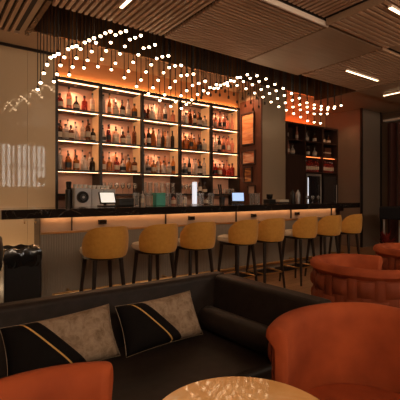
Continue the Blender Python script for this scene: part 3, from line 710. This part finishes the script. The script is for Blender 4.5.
# ------------------------------------------------------------ cushions
def pillow(w, h, t):
    n = 20; vs, fs = [], []
    for s_ in (1, -1):
        for i in range(n+1):
            for j in range(n+1):
                u, v = -1+2*i/n, -1+2*j/n
                k = max(0, (1-u**4)*(1-v**4))**.55; pin = 1 - .07*(1-abs(u)**2)*(abs(v)**3)
                pin2 = 1 - .05*(1-abs(v)**2)*(abs(u)**3)
                vs.append((u*w/2*pin2, s_*t/2*k, v*h/2*pin))
    n1 = (n+1)**2
    for s_ in (0, 1):
        for i in range(n):
            for j in range(n):
                q = s_*n1 + i*(n+1) + j; fs.append((q, q+n+1, q+n+2, q+1))
    import bmesh
    mb = MB().add(vs, fs); return mb
def cushion(x, y, z, lean, rz, label, w=.50, h=.255, ry=0):
    mb = pillow(w, h, .13)
    me = mb.mesh('throw_cushion', M['cushion'], True)
    import bmesh
    b = bmesh.new(); b.from_mesh(me); bmesh.ops.remove_doubles(b, verts=b.verts, dist=.0005); bmesh.ops.recalc_face_normals(b, faces=b.faces); b.to_mesh(me); b.free()
    o = bpy.data.objects.new('throw_cushion', me); COL.objects.link(o); o.location = (x, y, z); o.rotation_euler = (R(-lean), R(ry), R(rz))
    tag(o, label, 'cushion', 'cushions on the leather sofa')
    pts = []; n = 20
    for q in range(4*n):
        k, e = divmod(q, n); f = -1 + 2*e/n
        u, v = [(f, -1), (1, f), (-f, 1), (-1, -f)][k]
        pin = 1 - .07*(1-abs(u)**2)*(abs(v)**3); pin2 = 1 - .05*(1-abs(v)**2)*(abs(u)**3)
        pts.append((u*w/2*pin2, 0, v*h/2*pin))
    MB().path(pts, .0014, 6, True).build('piping', M['wall_panel'], o, smooth=True)['label'] = 'thin pale piping'
    return o
cushion(.535, 1.81, .568, 28, -1, 'black and taupe velvet cushion with gold stripe, left one nearer the viewer', ry=-3)
cushion(1.055, 1.81, .568, 28, 2, 'black and taupe velvet cushion with gold stripe, right one beside the seat corner', ry=-1, w=.48)

# ------------------------------------------------------------ round table
tt = thing('round_table', 'small round table with tan marble top at the bottom of the picture', 'table', (.753, .815, 0))
MB().lathe([(.265, .572), (.279, .578), (.281, .592), (.277, .60)], 72).build('table_top', M['table_marble'], tt, smooth=True)
MB().lathe([(.03, .012), (.022, .05), (.022, .55), (.06, .571)], 24).build('pedestal', M['dark_metal'], tt, smooth=True)
MB().lathe([(.17, 0), (.17, .01), (.03, .012)], 40).build('base', M['dark_metal'], tt, smooth=True)

# ------------------------------------------------------------ orange tub chairs
def tub_chair(x, y, rz, label, half=120, r=.36, H=.80, drop=.012):
    # local: opening towards +X, back at -X
    c = thing('tub_chair', label, 'armchair', (x, y, 0), R(rz), 'orange velvet tub chairs')
    a0, a1 = PI - R(half), PI + R(half)
    ri = r - .085
    sec = [(ri, .34), (ri, H-.05), (ri+.008, H-.02), (ri+.03, H-.003), (ri+.045, H), (r-.015, H-.006), (r-.003, H-.02), (r, H-.045), (r-.014, H-.06), (r-.034, H-.078), (r-.034, .34)]
    # shell with rounded arm ends
    nseg = 56; vs = []; m = len(sec); capk = 6
    angs = []
    for k in range(capk): f = k/capk; angs.append((a0 - R(4)*math.cos(f*PI/2), math.sin(f*PI/2)*.6 + .4))
    for k in range(nseg+1): angs.append((a0 + (a1-a0)*k/nseg, 1))
    for k in range(capk-1, -1, -1): f = k/capk; angs.append((a1 + R(4)*math.cos(f*PI/2), math.sin(f*PI/2)*.6 + .4))
    rm = (ri + r)/2
    for t, s_ in angs:
        for q, (rr, z) in enumerate(sec):
            rr2 = rm + (rr - rm)*s_; z2 = z if z < .4 else z - (1-s_)*.02 - drop*min(1, abs(t-PI)/R(half))**1.3
            vs.append((rr2*math.cos(t), rr2*math.sin(t), z2))
    K = len(angs)
    fs = [(k*m+i, (k+1)*m+i, (k+1)*m+(i+1) % m, k*m+(i+1) % m) for k in range(K-1) for i in range(m)] + [tuple(range(m)), tuple((K-1)*m+i for i in range(m))[::-1]]
    MB().add(vs, fs).build('shell', M['orange_velvet'], c, smooth=True)
    # woven outside: interlaced padded straps, basket weave
    wv = MB(); nr = 5; z0, z1 = .13, H-.08; hh = (z1-z0)/nr; nc_ = int(round(2*half/14)); dt = (a1-a0)/nc_
    def pad(t0, t1, za, zb, ra, bulge):
        N = 6; V = []; Q = 4
        for i in range(N+1):
            for j in range(Q+1):
                f, g = i/N, j/Q; k = (math.sin(PI*f)**.35)*(math.sin(PI*g)**.35) if 0 < f < 1 and 0 < g < 1 else 0
                rr = ra + bulge*k; t = t0+(t1-t0)*f; V.append((rr*math.cos(t), rr*math.sin(t), za+(zb-za)*g))
        F = [(i*(Q+1)+j, (i+1)*(Q+1)+j, (i+1)*(Q+1)+j+1, i*(Q+1)+j+1) for i in range(N) for j in range(Q)]
        wv.add(V, F)
    for rw in range(nr):
        for cc in range(nc_):
            hor = (rw + cc) % 2 == 0
            t0 = a0 + cc*dt; za = z0 + rw*hh
            if hor: pad(t0 - dt*.12, t0 + dt*1.12, za + hh*.08, za + hh*.92, r-.0225, .022)
            else: pad(t0 + dt*.14, t0 + dt*.86, za - hh*.08, za + hh*1.08, r-.0225, .010)
    wv.arc((0, 0, 0), a0, a1, [(r-.033, z0-.01), (r-.023, z0-.01), (r-.023, H-.082), (r-.033, H-.082)], 48)
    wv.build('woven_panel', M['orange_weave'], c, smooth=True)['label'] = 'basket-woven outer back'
    MB().lathe([(ri-.03, .30), (ri-.004, .32), (ri-.004, .45), (ri-.02, .485), (ri-.07, .50), (.001, .505)], 44).build('seat_cushion', M['orange_velvet'], c, smooth=True)
    MB().lathe([(r-.07, .05), (r-.055, .06), (r-.055, .299), (r-.07, .299)], 44).build('base', M['orange_velvet'], c, smooth=True)
    MB().lathe([(r-.09, 0), (r-.09, .049)], 44).build('plinth', M['leg_wood'], c, smooth=True)
    return c
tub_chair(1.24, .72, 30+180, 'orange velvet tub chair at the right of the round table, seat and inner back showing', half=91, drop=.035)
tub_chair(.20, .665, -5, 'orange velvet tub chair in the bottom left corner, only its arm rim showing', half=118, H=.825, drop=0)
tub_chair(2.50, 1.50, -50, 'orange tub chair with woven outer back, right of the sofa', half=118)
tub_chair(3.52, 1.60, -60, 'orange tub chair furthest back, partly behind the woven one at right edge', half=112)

for i_, (x_, y_) in enumerate(((-.9, -1.2), (3.2, -1.6), (7.2, -.6))):  # unseen uplighters added to carry the fill light for the foreground and ceiling
    r = thing('added_fill_lamp', 'added brass uplighter for fill light in the lounge ' + ['left behind the viewer', 'behind the viewer below the window', 'on the right behind the viewer'][i_], 'floor lamp', (x_, y_, 0))
    MB().lathe([(.15, 0), (.15, .02), (.02, .03)], 28).build('base', M['brass'], r, smooth=True)
    MB().tube((0, 0, .03), (0, 0, 1.65), .012).build('pole', M['brass'], r)
    MB().lathe([(.02, 1.65), (.14, 1.69), (.23, 1.79), (.225, 1.79), (.13, 1.70), (.02, 1.66)], 28).build('lamp_shade', M['brass'], r, smooth=True)
# ------------------------------------------------------------ curtains and right end
cvs, cfs = [], []; n = 150
ys = [5.05 - k*(5.6/n) for k in range(n+1)]
for side, off in ((0, 0), (1, .02)):
    for k, y in enumerate(ys):
        for z in (.0, .9, 2.0, 3.04):
            a_ = .055*math.sin(y*34) + .02*math.sin(y*13+1); cvs.append((9.46 + a_*(1 if z > 0 else 1.05) + off, y, max(z, .01)))
o1 = (n+1)*4
for s_ in (0, 1):
    for k in range(n):
        for j in range(3): q = s_*o1 + k*4 + j; cfs.append((q, q+4, q+5, q+1))
cu = MB().add(cvs, cfs).build('curtain', M['curtain'], smooth=True); tag(cu, 'heavy dark red curtain hanging in folds along the right wall', 'curtain')
rd = thing('curtain_rail', 'pale curtain rail above the dark red curtain', 'curtain rail', (9.42, 2.3, 3.08)); BX(-.05, .12, -2.8, 2.8, 0, .05).build('rail', M['white_trim'], rd); BX(-.02, .0, -2.75, 2.75, -.015, 0).build('track', M['chrome'], rd)
# dark high table and plant beyond the stools
dt = thing('console_table', 'dark cloth-covered table by the curtain at the right edge', 'table', (8.35, 3.95, 0))
BX(-.35, .45, -.5, .5, .73, 1.0).build('table_cloth', M['navy'], dt, bevel=.03)
for sx in (-.28, .38):
    for sy in (-.42, .42): MB().tube((sx, sy, 0), (sx, sy, .73), .02).build('leg', M['chrome'], dt)
pl = thing('red_plant', 'low plant with dark red leaves on the floor beneath the dark table', 'plant', (7.75, 4.15, 0))
MB().lathe([(.09, 0), (.12, .2), (.11, .2)], 20).build('pot', M['black'], pl, smooth=True)
lv = MB(); random.seed(3)
for k in range(26):
    a, e, L_ = random.uniform(0, 2*PI), random.uniform(.5, 1.4), random.uniform(.2, .38); d = Vector((math.cos(a)*math.cos(e), math.sin(a)*math.cos(e), math.sin(e))); s_ = d.cross(Vector((0, 0, 1))).normalized()*.035
    p0 = Vector((0, 0, .19)); lv.add([p0, p0+d*L_*.5+s_, p0+d*L_, p0+d*L_*.5-s_], [(0, 1, 2, 3)])
lv.build('leaves', M['red_leaf'], pl)
